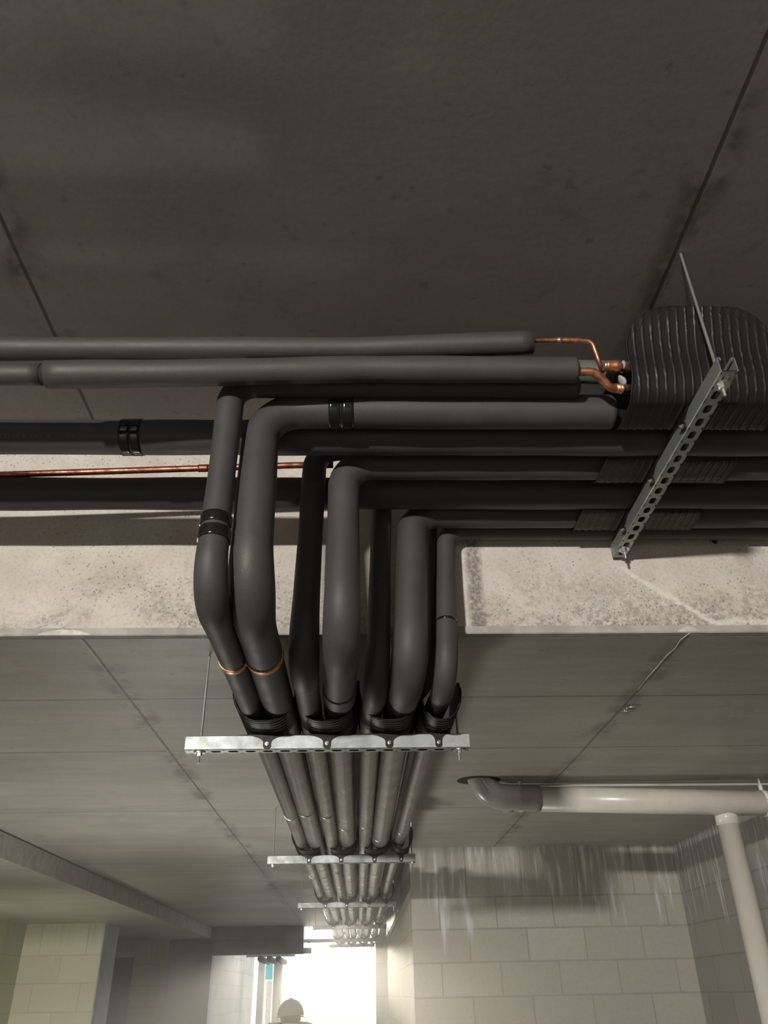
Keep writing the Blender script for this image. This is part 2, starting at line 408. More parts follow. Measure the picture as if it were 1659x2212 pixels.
# ------------------------------------------------------------------ steel struts, rods, saddles
def strut_bm(L, w=.041, h=.041, t=.0025, lip=.009):
    """slotted channel along local X, open side up, origin on its underside centre"""
    bm = bmesh.new(); hl = L/2
    prof = [(-w/2+lip, h-lip), (-w/2+lip, h-.001), (-w/2+lip-.003, h), (-w/2+.002, h), (-w/2, h-.002), (-w/2, .002), (-w/2+.002, 0)]
    prof_i = [(-w/2+lip-t, h-lip), (-w/2+lip-t, h-t-.001), (-w/2+lip-t-.001, h-t), (-w/2+t+.001, h-t), (-w/2+t, h-t-.001), (-w/2+t, t+.001), (-w/2+.002+t, t)]
    for s in (1, -1):
        A = [[bm.verts.new((x, s*y, z)) for (y, z) in prof] for x in (-hl, hl)]
        B = [[bm.verts.new((x, s*y, z)) for (y, z) in prof_i] for x in (-hl, hl)]
        n = len(prof)
        for k in range(n-1):
            bm.faces.new((A[0][k], A[0][k+1], A[1][k+1], A[1][k])); bm.faces.new((B[0][k+1], B[0][k], B[1][k], B[1][k+1]))
            for e in (0, 1): bm.faces.new((A[e][k], B[e][k], B[e][k+1], A[e][k+1]))
        bm.faces.new((A[0][0], A[1][0], B[1][0], B[0][0]))
    # slotted web: cells with an oval hole each
    pitch = .05; n = int(L/pitch); x0 = -n*pitch/2; wy = w/2-.002
    for zz in (0.0, t):
        for i in range(n):
            cx = x0+(i+.5)*pitch; hole = []
            for k in range(20):
                a = 2*pi*k/20; hole.append((cx+(.0065 if cos(a) > 1e-6 else (-.0065 if cos(a) < -1e-6 else 0))+.0085*cos(a), .0085*sin(a)))
            hv = [bm.verts.new((x, y, zz)) for x, y in hole]
            ov = []
            for k in range(20):
                a = 2*pi*k/20; c, s_ = cos(a), sin(a); m_ = max(abs(c), abs(s_))
                ov.append(bm.verts.new((cx+c/m_*pitch/2, s_/m_*wy, zz)))
            for k in range(20):
                q = (hv[k], hv[(k+1) % 20], ov[(k+1) % 20], ov[k]); bm.faces.new(q if zz else q[::-1])
            if zz == 0.0: first = hv if i == 0 else first
        for xa, xb in ((-hl, x0), (x0+n*pitch, hl)):
            if xb-xa > 1e-4:
                bm.faces.new([bm.verts.new(v) for v in ((xa, -wy, zz), (xb, -wy, zz), (xb, wy, zz), (xa, wy, zz))])
    return bm
def hexnut_bm(bm, r, z0, z1, cx=0, cy=0, seg=6):
    lo = [bm.verts.new((cx+r*cos(2*pi*k/seg), cy+r*sin(2*pi*k/seg), z0)) for k in range(seg)]
    hi = [bm.verts.new((cx+r*cos(2*pi*k/seg), cy+r*sin(2*pi*k/seg), z1)) for k in range(seg)]
    for k in range(seg): bm.faces.new((lo[k], lo[(k+1) % seg], hi[(k+1) % seg], hi[k]))
    bm.faces.new(lo[::-1]); bm.faces.new(hi)
def rod_bm(x, zlo, zhi, r=.0038):
    bm = bmesh.new(); seg = 12; prev = None
    zs = [zlo+i*.0011 for i in range(40)]+[zhi]
    for i, zz in enumerate(zs):
        rr = r if i % 2 else r*.90
        ring = [bm.verts.new((x+rr*cos(2*pi*k/seg), rr*sin(2*pi*k/seg), zz)) for k in range(seg)]
        if prev:
            for k in range(seg): bm.faces.new((prev[k], prev[(k+1) % seg], ring[(k+1) % seg], ring[k]))
        else: bm.faces.new(ring[::-1])
        prev = ring
    bm.faces.new(prev); return bm
def make_trapeze(loc, rz, L, zceil, rods, label, group):
    t = empty('pipe_hanger_frame', loc, label, 'hanger', group, rz)
    from_bm('slotted_strut', strut_bm(L), M['galv'], t)
    for x in rods:
        from_bm('threaded_rod', rod_bm(x, -.032, zceil-loc[2]), M['rod'], t)
        bm = bmesh.new(); hexnut_bm(bm, .0085, -.0125, -.004, x); from_bm('nut', bm, M['zinc'], t)
        bm = bmesh.new(); hexnut_bm(bm, .017, -.004, -.0005, x, 0, 24); from_bm('washer', bm, M['zinc'], t)
        bm = bmesh.new(); hexnut_bm(bm, .0075, .0035, .011, x); from_bm('nut', bm, M['zinc'], t)
    return t

def saddle_mesh(name, prof, L, ribs, wid_top=1.0, corner=.07):
    """ribbed U trough along local X; prof = half outline (y,z) from bottom centre to rim"""
    P = [Vector((0, y, z)) for y, z in prof]
    for _ in range(3):                      # corner cutting for a smooth section
        P = [P[0]]+[q for a, b in zip(P[:-1], P[1:]) for q in (a.lerp(b, .25), a.lerp(b, .75))]+[P[-1]]
    Q = densify(P, .006); S = [0.0]
    for a, b in zip(Q, Q[1:]): S.append(S[-1]+(b-a).length)
    T = S[-1]
    half = [(q.y, q.z, s) for q, s in zip(Q, S)]
    full = [(-y, z, s) for y, z, s in reversed(half[1:])]+half
    nx = 150; bm = bmesh.new(); outer = []; inner = []
    for j, (y, z, s) in enumerate(full):
        a = full[max(0, j-1)]; b = full[min(len(full)-1, j+1)]
        tv = Vector((0, b[0]-a[0], b[1]-a[1])).normalized(); nn = Vector((0, tv.z, -tv.y))
        d = T-s
        ll = L/2
        if d < corner: ll = L/2 - corner + sqrt(max(0, corner**2-(corner-d)**2))
        # slight waist half way up the side
        ll -= .006*math.exp(-((s-T*.42)/(T*.13))**2)
        ro, ri = [], []
        for i in range(nx+1):
            u = -1+2*i/nx; x = u*ll
            pos_ = (x+L/2)/L*ribs; fr = pos_-math.floor(pos_)
            rb = .0022 if fr < .13 and .25 < pos_ < ribs-.25 else 0.0
            rim = .003*max(0, 1-abs(abs(u)-1)/.018) if s < T*.8 else 0
            ro.append(bm.verts.new(Vector((x, y, z))+nn*(.0015+rb+rim))); ri.append(bm.verts.new(Vector((x, y, z))-nn*.0015))
        outer.append(ro); inner.append(ri)
    n = len(full)
    for j in range(n-1):
        for i in range(nx):
            bm.faces.new((outer[j][i], outer[j][i+1], outer[j+1][i+1], outer[j+1][i]))
            bm.faces.new((inner[j][i], inner[j+1][i], inner[j+1][i+1], inner[j][i+1]))
        for i in (0, nx): bm.faces.new((outer[j][i], outer[j+1][i], inner[j+1][i], inner[j][i]))
    for j in (0, n-1):
        for i in range(nx): bm.faces.new((outer[j][i], outer[j][i+1], inner[j][i+1], inner[j][i]))
    bmesh.ops.recalc_face_normals(bm, faces=bm.faces)
    me = bpy.data.meshes.new(name); bm.to_mesh(me); bm.free(); me.materials.append(M['pvcblack'])
    return me
def tab_mesh(w_top, w_bot, drop):
    """bolting tab hanging down the strut face: local face plane YZ at x=0 (towards -X)"""
    pts = []
    for k in range(9):
        a = k/8*pi/2; pts.append((-(w_bot/2+(w_top-w_bot)/2*(1-sin(a))), -.0005-(drop*.55)*(1-cos(a))))
    pts.append((-w_bot/2, -drop+.008)); 
    for k in range(1, 8): a = pi+pi*k/8; pts.append((w_bot/2*cos(a), -drop+.008+w_bot/2*sin(a)*.8))
    r = pts[:] 
    left = pts[:10]; pts = left+pts[10:]+[(-y, z) for y, z in reversed(left)]
    bm = bmesh.new()
    A = [bm.verts.new((-.0035, y, z)) for y, z in pts]; B = [bm.verts.new((0, y, z)) for y, z in pts]
    bm.faces.new(A); bm.faces.new(B[::-1])
    for k in range(len(pts)): bm.faces.new((A[k], B[k], B[(k+1) % len(pts)], A[(k+1) % len(pts)]))
    bmesh.ops.recalc_face_normals(bm, faces=bm.faces)
    me = bpy.data.meshes.new('bolt_tab'); bm.to_mesh(me); bm.free(); me.materials.append(M['pvcblack'])
    return me
def bolt_mesh():
    bm = bmesh.new(); hexnut_bm(bm, .0062, 0, .005); hexnut_bm(bm, .0035, .005, .010, seg=10)
    bmesh.ops.rotate(bm, verts=bm.verts, matrix=Matrix.Rotation(-pi/2, 3, 'Y'))
    bmesh.ops.recalc_face_normals(bm, faces=bm.faces)
    me = bpy.data.meshes.new('bolt'); bm.to_mesh(me); bm.free(); me.materials.append(M['zinc']); return me
ME_T = saddle_mesh('ribbed_trough', [(0, 0), (.022, 0), (.042, .006), (.060, .019), (.074, .038), (.083, .062), (.088, .092), (.088, .135)], .31, 14, corner=.075)
ME_N = saddle_mesh('ribbed_trough', [(0, 0), (.012, 0), (.026, .006), (.038, .018), (.048, .036), (.054, .06), (.056, .09), (.056, .125)], .31, 14, corner=.07)
ME_R = saddle_mesh('ribbed_trough', [(0, 0), (.045, 0), (.055, .004), (.076, .03), (.088, .07), (.094, .115), (.106, .16), (.124, .20), (.138, .235)], .37, 17, corner=.115)
ME_R2 = saddle_mesh('ribbed_trough', [(0, 0), (.045, 0), (.055, .004), (.088, .025), (.108, .05), (.118, .08), (.122, .11)], .36, 17, corner=.05)
TAB_W, TAB_N, BOLT = tab_mesh(.165, .022, .041), tab_mesh(.070, .020, .041), bolt_mesh()
def make_saddle(loc, rz, me, tab, label, group, tabx=-.0205, bx=-.0245):
    s = empty('pipe_saddle', loc, label, 'pipe saddle', group, rz)
    link_mesh('ribbed_trough', me, None, s, True)
    t = link_mesh('bolt_tab', tab, None, s); t.location = (tabx-.0005, 0, -.002)
    b = link_mesh('bolt', BOLT, None, s); b.location = (tabx-.004, 0, -.030); b['label'] = 'bright zinc bolt head'
    return s

ZS = 2.158                        # underside of the corridor struts
YT = [2.3205, 4.63, 7.17, 9.63, 12.05, 13.42]
XC = -.0855
order = ['nearest', 'second nearest', 'third nearest', 'fourth nearest', 'fifth nearest', 'farthest']
side4 = ['leftmost', 'second from left', 'third from left', 'rightmost']
desc = ['galvanised slotted strut on two rods, %s of the corridor hangers, just past the bright beam' % order[0]] + \
       ['galvanised slotted strut on two rods, %s of the corridor hangers' % o_ for o_ in order[1:4]] + \
       ['long strut by the grey header, its left end reaching far past the pipes', 'small dark strut on two rods, farthest hanger, against the bright opening']
for i, Y in enumerate(YT):
    L, xc = (.825 if i == 0 else .80), XC
    if i == 4: L, xc = 1.02, -.212
    if i == 5: L, xc = .68, XC
    rx = (-.372, .382) if i < 4 else ((-.44, .46) if i == 4 else (-.29, .30))
    make_trapeze((xc, Y, ZS), 0, L, ZL, rx, desc[i], 'corridor pipe hangers')
    for j, X in enumerate((-.262, -.089, .092, .236)):
        make_saddle((X, Y, ZS+.044), pi/2, ME_N if j == 3 else ME_T, TAB_N if j == 3 else TAB_W,
                    'black ribbed pipe saddle, %s on the %s corridor strut' % (side4[j], order[i]), 'saddles on the corridor struts')
# hanger on the right carrying the crossing pipes
XR, ZR = .815, 2.700
tr = make_trapeze((XR, 1.715, ZR), pi/2, .86, ZU, (-.385, .375), 'galvanised slotted strut pointing at the beam, hung by a long rod on the right', 'right pipe hanger')
for k, (Y, me, d) in enumerate(((1.50, ME_R, 'large black ribbed pipe saddle with high side, nearest on the right strut'), (1.738, ME_R2, 'black ribbed pipe saddle in shadow, middle one on the right strut'), (2.0, ME_R2, 'black ribbed pipe saddle on the right strut, closest to the bright beam'))):
    s = make_saddle((XR+.02, Y, ZR+.044), 0, me, TAB_W, d, 'saddles on the right strut', tabx=-.0405)

# ------------------------------------------------------------------ insulated pipes
ZP = 2.748
def X(px, py, Y): return at(px, py, 'Y', Y).x
END = 14.2
def turned(n, r, Yk, zk, xr, top, bot, xrun, zrun, label, R=.12, Rt=.085, e0=0, extra=None):
    """pipe that crosses from the right, drops and then follows the corridor"""
    xd = X(top[0], top[1], Yk); yb = Yk if bot is None else bot[2]; xb = X(bot[0], bot[1], yb)
    P = [(xr, Yk, zk), (xd, Yk, zk), (xb, yb, zrun), (xrun, max(YT[0]-.05, yb+.16), zrun), (xrun, END, zrun)]
    path = densify(round_path(P, [Rt, R, .3], 14), .05)
    if e0: path = densify(path[:2], .0015)+path[2:]
    def rf(l, T, f=fun_r(r, .0015, n*3.1, e0)):
        s = arclen_bend; v = f(l, T) if l < s+.3 else f(s+.3, T)
        return v*(1+(.14 if n < 3 else .09)*math.exp(-((l-s)/.09)**2))
    arclen_bend = arclen(path, (xb, yb, zrun))
    o = tube('insulated_pipe', path, r, M['ins'], None, 28, rfun=rf)
    # corridor run: smoother, paler copy, daylight sheen and veil put into its colour
    o.data.materials.append(M['ins_veil'])
    for p_ in o.data.polygons:
        if p_.center.y > 2.30 and p_.center.z < 2.36: p_.material_index = 1
    tag(o, label, 'pipe', 'pipes that drop and run along the corridor')
    return o, path
Z1, Z2 = 2.246, 2.258
PIPES = []
spec = [
 (1, .0315, 1.483, 2.823, X(1252, 830, 1.48), (497, 880), (447, 1290, 1.46), -.296, Z1, 'thin black pipe, leftmost of the drops, with a shiny tape band half way down', .10, .06),
 (2, .0445, 1.540, 2.790, X(1330, 880, 1.54), (561, 960), (535, 1300, 1.50), -.224, Z2, 'thick black pipe, second drop from the left, its top leg banded with shiny tape', .13, .10),
 (3, .034, 1.845, 2.895, 2.2, (681, 1000), (655, 1380, 1.83), -.135, Z1, 'dark shaded pipe, third drop from the left, beside the thick lit one', .12, .07),
 (4, .042, 1.765, 2.785, 2.2, (743, 1010), (738, 1370, 1.72), -.055, Z2, 'thick black pipe, fourth drop from the left, bright spot on its elbow', .13, .08),
 (5, .031, 2.010, 2.872, 2.2, (826, 1100), (815, 1450, 2.0), .040, Z1, 'dark thin pipe, fifth drop from the left, beside the gap onto the beam', .12, .06),
 (6, .0455, 2.028, 2.790, 2.2, (891, 1110), (885, 1430, 1.96), .120, Z2, 'thick black pipe, sixth drop from the left, lit down its middle', .13, .08),
 (7, .030, 2.110, 2.778, 2.2, (962, 1130), (965, 1480, 2.04), .226, Z2, 'slim lit pipe, rightmost of the drops, with a thin joint line', .12, .06),
 (8, .0125, 2.122, 2.86, 2.2, (937, 1130), (935, 1480, 2.10), .176, 2.29, 'thinnest dark pipe, between the sixth drop and the rightmost drop', .08, .05),
]
for n, r, Yk, zk, xr, top, bot, xrun, zrun, lab, R, Rt in spec:
    o, path = turned(n, r, Yk, zk, xr, top, bot, xrun, zrun, lab, R, Rt, e0=(.014 if n == 1 else .022 if n == 2 else 0))
    PIPES.append((o, path, r, xrun, zrun))
# tape and bare joints on them
def yat(px, py, z=2.2): return at(px, py, 'Z', z).y
o, pa, r, _, _ = PIPES[0]
p0 = at(467, 1130, 'Y', 1.47); p1 = at(460, 1161, 'Y', 1.47)
sleeve('joint_tape', pa, p0, .026, r*1.05+.001, M['tape'], o, 0, 'shiny black tape'); sleeve('joint_tape', pa, p1, .028, r*1.075+.001, M['tape'], o, 0, 'shiny black tape')
o, pa, r, _, _ = PIPES[1]
sleeve('joint_tape', pa, at(723, 890, 'Y', 1.54), .028, r+.0014, M['tape'], o, 0, 'shiny black tape'); sleeve('joint_tape', pa, at(750, 888, 'Y', 1.54), .031, r+.002, M['tape'], o, 0, 'shiny black tape')
for k in (0, 1):
    o, pa, r, xr_, zr_ = PIPES[k]
    sleeve('copper_joint', pa, (xr_, 1.82, zr_), .022, r*1.04+.001, M['cop'], o, .001, 'bare copper band showing between insulation lengths')
o, pa, r, _, _ = PIPES[3]; sleeve('insulation_cuff', pa, (-.057, 2.10, 2.258), .07, r+.004, M['ins'], o)
o, pa, r, _, _ = PIPES[6]; sleeve('joint_tape', pa, at(962, 1346, 'Y', 2.07), .008, r+.0012, M['tape'], o)
o, pa, r, _, _ = PIPES[2]; sleeve('insulation_cuff', pa, (-.13, 1.95, 2.246), .05, r+.002, M['ins'], o)
rings = {0: (3.70, 5.77), 1: (3.62, 5.73, 8.0), 2: (3.66, 5.48, 7.9), 3: (3.99, 5.98, 8.2), 4: (3.94, 5.76, 8.0), 5: (4.31, 6.35, 8.1), 6: (4.20, 6.16, 8.3)}
for k, ys in rings.items():
    o, pa, r, xr_, zr_ = PIPES[k]
    for y_ in ys:
        s = sleeve('joint_band', pa, (xr_, y_, zr_), .014, r+.0015, M['zinc'], o, .001, 'bright foil band')

# pipes crossing in front, from the left edge of the picture
def cross(name, r, pts, label, group, mat='ins', e1=0, e0=0, seg=28, amp=.0015, seed=0.0):
    path = densify([Vector(p) for p in pts], .03)
    if e1: path = path[:-2]+densify(path[-2:], .0015)
    o = tube(name, path, r, M[mat], None, seg, rfun=fun_r(r, amp, seed, e0, e1))
    tag(o, label, 'pipe', group); return o, path
GX = 'pipes crossing the ceiling'
YA = 1.445
oA, pA = cross('insulated_pipe', .0290, [(-1.8, YA+.035, 2.919), (-.88, YA+.012, 2.912), (0, YA, 2.909), (X(1150, 738, 1.418), 1.418, 2.908)], 'thin grey black pipe, uppermost of the crossing pipes, thin copper out of its cut end', GX, seed=2.2)
YBp = 1.378
oB, pB = cross('insulated_pipe', .0318, [(X(100, 812, 1.39), 1.39, 2.771), (-.4, 1.398, 2.785), (.0, 1.412, 2.813), (X(1252, 806, 1.410), 1.410, 2.813)], 'black crossing pipe just below the uppermost one, its end rounded over a copper bend', GX, e1=.012, seed=5.1)
sl, _ = cross('insulation_length', .0255, [(-1.8, 1.40, 2.771), (X(90, 812, 1.39), 1.39, 2.771)], None, None, seed=1.1); sl.parent = oB
for k_ in ('category', 'group', 'label'):
    if k_ in sl: del sl[k_]
g = tube('joint_gap', [Vector((X(86, 812, 1.39), 1.39, 2.771)), Vector((X(103, 812, 1.39), 1.39, 2.771))], .0235, M['slotdark'], oB)
YE = 1.652
oE, pE = cross('insulated_pipe', .0455, [(-1.9, YE, 2.790), (-.66, YE, 2.790), (-.60, YE, 2.790), (-.5, YE, 2.791), (2.3, YE, 2.790)], 'thick dark shaded pipe crossing left to right just above the bright slot', GX, seed=8.3, amp=.002)
sleeve('joint_tape', pE, (X(278, 940, YE), YE, 2.79), .026, .0482, M['tape'], oE, 0, 'shiny black tape'); sleeve('joint_tape', pE, (X(300, 940, YE), YE, 2.79), .026, .0486, M['tape'], oE, 0, 'shiny black tape')
YG = 1.928
oG, pG = cross('insulated_pipe', .0475, [(-2.1, YG+.01, 2.795), (-.5, YG, 2.795), (2.4, YG-.01, 2.795)], 'thick dark shaded pipe crossing left to right below the thin copper line', GX, seed=4.4)
# thin bare copper behind the drops
a = at(-40, 1027, 'Y', 1.905); b = at(640, 1005, 'Y', 1.905)
path = densify([Vector((a.x-.8, 1.905, a.z-.016)), Vector(a), Vector(b), Vector((X(720, 1000, 1.905), 1.905, b.z+.001))], .08)
oF = tube('copper_tube', path, .0095, M['copdull'], None, 16); tag(oF, 'thin bare copper tube crossing the bright slot behind the drops', 'pipe')
sleeve('tube_joint', path, at(440, 1010, 'Y', 1.905), .03, .0112, M['copdull'], oF)
# illegible faint print on the thick dark pipe
bm = bmesh.new(); random.seed(3)
x = -1.02
def stroke(bm, x0, a0, x1, a1, w=.0012):
    R_ = .0455+.0022
    def p(x, a): return Vector((x, YE-R_*cos(a), 2.790-R_*sin(a)))
    d = Vector((x1-x0, (a1-a0)*R_, 0)); l = d.length or 1; nx_, na = -d.y/l*w/2, d.x/l*w/2/R_
    vs = [bm.verts.new(p(x0+nx_, a0+na)), bm.verts.new(p(x1+nx_, a1+na)), bm.verts.new(p(x1-nx_, a1-na)), bm.verts.new(p(x0-nx_, a0-na))]
    bm.faces.new(vs)
xs0, xs1 = X(2, 940, YE-.04), X(178, 940, YE-.04); a0, a1 = .48, .70
x = xs0
while x < xs1-.01:
    if random.random() < .12: x += .008; continue
    k = random.choice('INLSE'); w_ = .0055
    if k in 'INLE': stroke(bm, x, a0, x, a1)
    if k == 'N': stroke(bm, x, a0, x+w_, a1); stroke(bm, x+w_, a0, x+w_, a1)
    if k == 'L': stroke(bm, x, a0, x+w_, a0)
    if k == 'E': [stroke(bm, x, q, x+w_, q) for q in (a0, (a0+a1)/2, a1)]
    if k == 'S': stroke(bm, x, a0, x+w_, a0+.11); stroke(bm, x+w_, a0+.11, x, a1)
    x += .0035 if k == 'I' else .0095
from_bm('printed_lettering', bm, M['letter'], oE)['label'] = 'faint worn print along the pipe'

# copper work at the right-hand ends
c1 = round_path([at(1140, 736, 'Y', 1.42), at(1200, 735, 'Y', 1.425), at(1278, 737, 'Y', 1.43), at(1298, 792, 'Y', 1.45), at(1301, 803, 'Y', 1.49)], [.05, .018, .02], 8)
cA = tube('copper_tube', densify(c1, .01), .0058, M['cop'], oA, 14, rfun=lambda l, T: .0058+(.0018 if .085 < l < .135 else 0)); cA['label'] = 'thin bent bare copper tube'
c = tube('solder_joint', sub(c1, .075, .087), .0080, M['solder'], cA, 14)
c2 = round_path([at(1240, 803, 'Y', 1.412), at(1284, 803, 'Y', 1.412), at(1318, 838, 'Y', 1.435), at(1362, 841, 'Y', 1.45)], [.03, .025], 8)
cB = tube('copper_tube', densify(c2, .008), .0105, M['cop'], oB, 18); cB['label'] = 'bent bare copper tube'
T2 = sum((b-a).length for a, b in zip(c2, c2[1:]))
tube('solder_joint', sub(c2, T2-.032, T2-.022), .0125, M['solder'], cB, 18); tube('coupling', sub(c2, T2-.045, T2), .0118, M['cop'], cB, 18)
# brass tee behind, standing between the copper bends and the saddle
tee = round_path([at(1308, 791, 'Y', 1.435), at(1332, 792, 'Y', 1.435), at(1385, 798, 'Y', 1.46)], [.02], 5)
ft = tube('copper_coupling', densify(tee, .005), .0125, M['cop'], None, 20, rfun=lambda l, T: .0145 if l < .018 else (.0165 if l < .034 else .0105))
tag(ft, 'stubby copper coupling beside the large ribbed saddle, right of the thin copper bend', 'pipe fitting')
tube('solder_joint', [at(1304, 790, 'Y', 1.435), at(1311, 791, 'Y', 1.435)], .0118, M['solder'], ft, 16)
gp = tube('insulated_pipe', [at(1238, 803, 'Y', 1.495), at(1370, 806, 'Y', 1.50)], .030, m_rubber('grey_green_sleeve', (.075, .085, .078), .6), None, 24)
tag(gp, 'short grey green pipe sleeve behind the copper bend, entering the large ribbed saddle', 'pipe')
for k, (px_, py_, w_, d_) in enumerate(((1346, 790, .022, 'pale putty lump above the coupling, against the large ribbed saddle'), (1344, 822, .022, 'pale putty lump below the coupling, against the large ribbed saddle'))):
    bm = bmesh.new(); bmesh.ops.create_uvsphere(bm, u_segments=14, v_segments=10, radius=.012)
    c = at(px_, py_, 'Y', 1.44)
    for v in bm.verts:
        v.co *= 1+.25*noise.noise(v.co*90); v.co.x *= .55; v.co.z *= 1.3
        v.co = Matrix.Rotation((.3, -.35)[k], 3, 'Y') @ v.co; v.co += c
    o = from_bm('sealant_lump', bm, M['greend'], None, True); tag(o, d_, 'sealant')
# insulated pair lying in the large saddle
for k, (yy, r_, d_) in enumerate(((1.466, .025, 'thin black pipe lying in the near side of the large ribbed saddle'), (1.530, .034, 'thick black pipe lying in the far side of the large ribbed saddle'))):
    o, _ = cross('insulated_pipe', r_, [(.70, yy, 2.790+k*.006), (2.3, yy, 2.790+k*.006)], d_, GX, seed=k+9.0)

# ------------------------------------------------------------------ white drain pipe
YW = 4.06
dp = empty('drain_pipe', (1.84, YW, 0), 'white plastic drain pipe out of the lower ceiling with an elbow and a vertical downpipe', 'drain pipe')
def loc_par(o, par): o.parent = par; o.matrix_parent_inverse = Matrix.Translation(-Vector(par.location)); return o
xw0 = .66
hz = lambda x: 2.368-(x-.83)*.030
el = round_path([(.60, YW-.05, 2.60), (.60, YW-.04, hz(.6)), (.90, YW, hz(.90))], [.13], 14)
e = tube('elbow', densify(el, .02), .062, M['pvcg'], None, 36); loc_par(e, dp); e['label'] = 'glossy grey elbow'
e = tube('straight_pipe', [Vector((.78, YW, hz(.78))), Vector((2.295, YW, hz(2.295)))], .0600, M['pvc'], None, 40); loc_par(e, dp)
e = tube('collar', [Vector((.72, YW, hz(.72))), Vector((.766, YW, hz(.766)))], .0655, M['pvcg'], None, 36); loc_par(e, dp)
e = tube('collar_gap', [Vector((.766, YW, hz(.766))), Vector((.771, YW, hz(.771)))], .0640, M['slotdark'], None, 36); loc_par(e, dp)
xv = 1.838
e = tube('down_pipe', [Vector((xv, YW+.028, 2.25)), Vector((xv, YW+.028, 0))], .052, m_plain('white_downpipe_plastic', (.60, .57, .49), .14, nz=.03, sc=3, sp=1.0, bmp=0), None, 40); loc_par(e, dp)
e = tube('tee_branch', [Vector((xv, YW+.028, 2.31)), Vector((xv, YW+.028, 2.235))], .0545, M['pvc'], None, 36); loc_par(e, dp)
def hanger(x, label, rodc, rr=.0605):
    h = empty('pipe_clamp', (x, YW, hz(x)), label, 'pipe clamp', 'clamps on the white drain pipe')
    bm = bmesh.new(); n = 40
    for rad, w_ in ((rr+.003, .014),):
        A = [[bm.verts.new((s*w_, q*cos(2*pi*k/n), q*sin(2*pi*k/n))) for k in range(n)] for s in (-1, 1) for q in (rr, rad)]
        for k in range(n):
            k2 = (k+1) % n
            bm.faces.new((A[1][k], A[1][k2], A[3][k2], A[3][k])); bm.faces.new((A[0][k], A[0][k2], A[1][k2], A[1][k]))
            bm.faces.new((A[2][k], A[3][k], A[3][k2], A[2][k2])); bm.faces.new((A[0][k], A[2][k], A[2][k2], A[0][k2]))
    from_bm('strap', bm, rodc, h, True)
    box('buckle', (-.012, -rr-.012, -.012), (.012, -rr-.002, .010), M['zinc'], h, .002)
    top = 2.45-hz(x)
    tube('rod', [Vector((0, 0, rr)), Vector((0, 0, top+.0))], .005, rodc, h, 12)
    tube('rod_nut', [Vector((0, 0, rr)), Vector((0, 0, min(top, rr+.028)))], .011, rodc, h, 8)
    return h
hanger(.812, 'pale strap clamp next to the elbow of the white drain pipe', M['pvc'])
hanger(2.035, 'bright white strap clamp and rod at the right edge, on the white drain pipe', M['white'])
# dark ragged hole round the elbow
bm = bmesh.new(); n = 40; c = Vector((.602, YW-.045, ZL-.0025))
ro = [bm.verts.new(c+Vector((.108*cos(2*pi*k/n)*(1+.06*noise.noise(Vector((k*.7, 0, 0)))), .088*sin(2*pi*k/n)*(1+.08*noise.noise(Vector((0, k*.9, 0)))), 0))) for k in range(n)]
ri = [bm.verts.new(c+Vector((.06*cos(2*pi*k/n), .06*sin(2*pi*k/n), .0))) for k in range(n)]
for k in range(n): bm.faces.new((ro[k], ri[k], ri[(k+1) % n], ro[(k+1) % n]))
o = from_bm('trim_7', bm, M['slotdark']); o['kind'] = 'structure'
# slim pale conduit along the slab behind
o = tube('conduit', [at(1100, 1697, 'Z', 2.440), Vector((3.2, at(1659, 1696, 'Z', 2.440).y, 2.440))], .006, M['pvc'], None, 12); tag(o, 'slim pale conduit on the lower ceiling just behind the white drain pipe', 'conduit')

# ------------------------------------------------------------------ small things on the slabs
hk = empty('wire_hook', at(1356, 1525, 'Z', ZL), 'small bent wire hook on the lower ceiling at the right', 'hook')
b_ = round_path([Vector((-.012, .006, 0)), Vector((-.014, -.012, -.022)), Vector((-.026, .006, -.02)), Vector((-.01, -.012, -.024))], [.006, .005], 5)
tube('pin', densify(b_, .004), .0024, M['zinc'], hk, 8)
lp = [Vector((.016+.022*cos(2*pi*k/24), .0+.016*sin(2*pi*k/24), -.008)) for k in range(25)]
tube('loop', lp, .0026, M['zinc'], hk, 8)
wp = [at(a_, b_, 'Z', ZL-.004) for a_, b_ in ((1490, 1367), (1470, 1382), (1459, 1400), (1440, 1416), (1420, 1440), (1400, 1462), (1378, 1490))]
tube('tie_wire', wp, .0016, M['lime'], None, 6); tag(bpy.data.objects['tie_wire'], 'thin pale wire trailing along the ceiling joint from the beam edge', 'wire')
ha = at(1542, 1172, 'Y', YB); ha2 = at(1575, 1232, 'Y', YB)
def anchor(c, r, nm, lab):
    bm = bmesh.new(); n = 20
    R0 = [bm.verts.new((c.x+r*cos(2*pi*k/n), YB-.001, c.z+r*sin(2*pi*k/n))) for k in range(n)]
    R1 = [bm.verts.new((c.x+r*.9*cos(2*pi*k/n), YB-.006, c.z+r*.9*sin(2*pi*k/n))) for k in range(n)]
    R2 = [bm.verts.new((c.x+r*.55*cos(2*pi*k/n), YB-.006, c.z+r*.55*sin(2*pi*k/n))) for k in range(n)]
    for A, B in ((R0, R1), (R1, R2)):
        for k in range(n): bm.faces.new((A[k], B[k], B[(k+1) % n], A[(k+1) % n]))
    h = from_bm(nm, bm, M['lip'], None, True); tag(h, lab, 'anchor')
    bm = bmesh.new(); bm.faces.new([bm.verts.new((c.x+r*.56*cos(2*pi*k/n), YB-.0025, c.z+r*.56*sin(2*pi*k/n))) for k in range(n)])
    from_bm('bore', bm, M['slotdark'], h)
anchor(ha, .014, 'anchor_socket', 'round anchor socket with a dark bore in the beam face at the right')
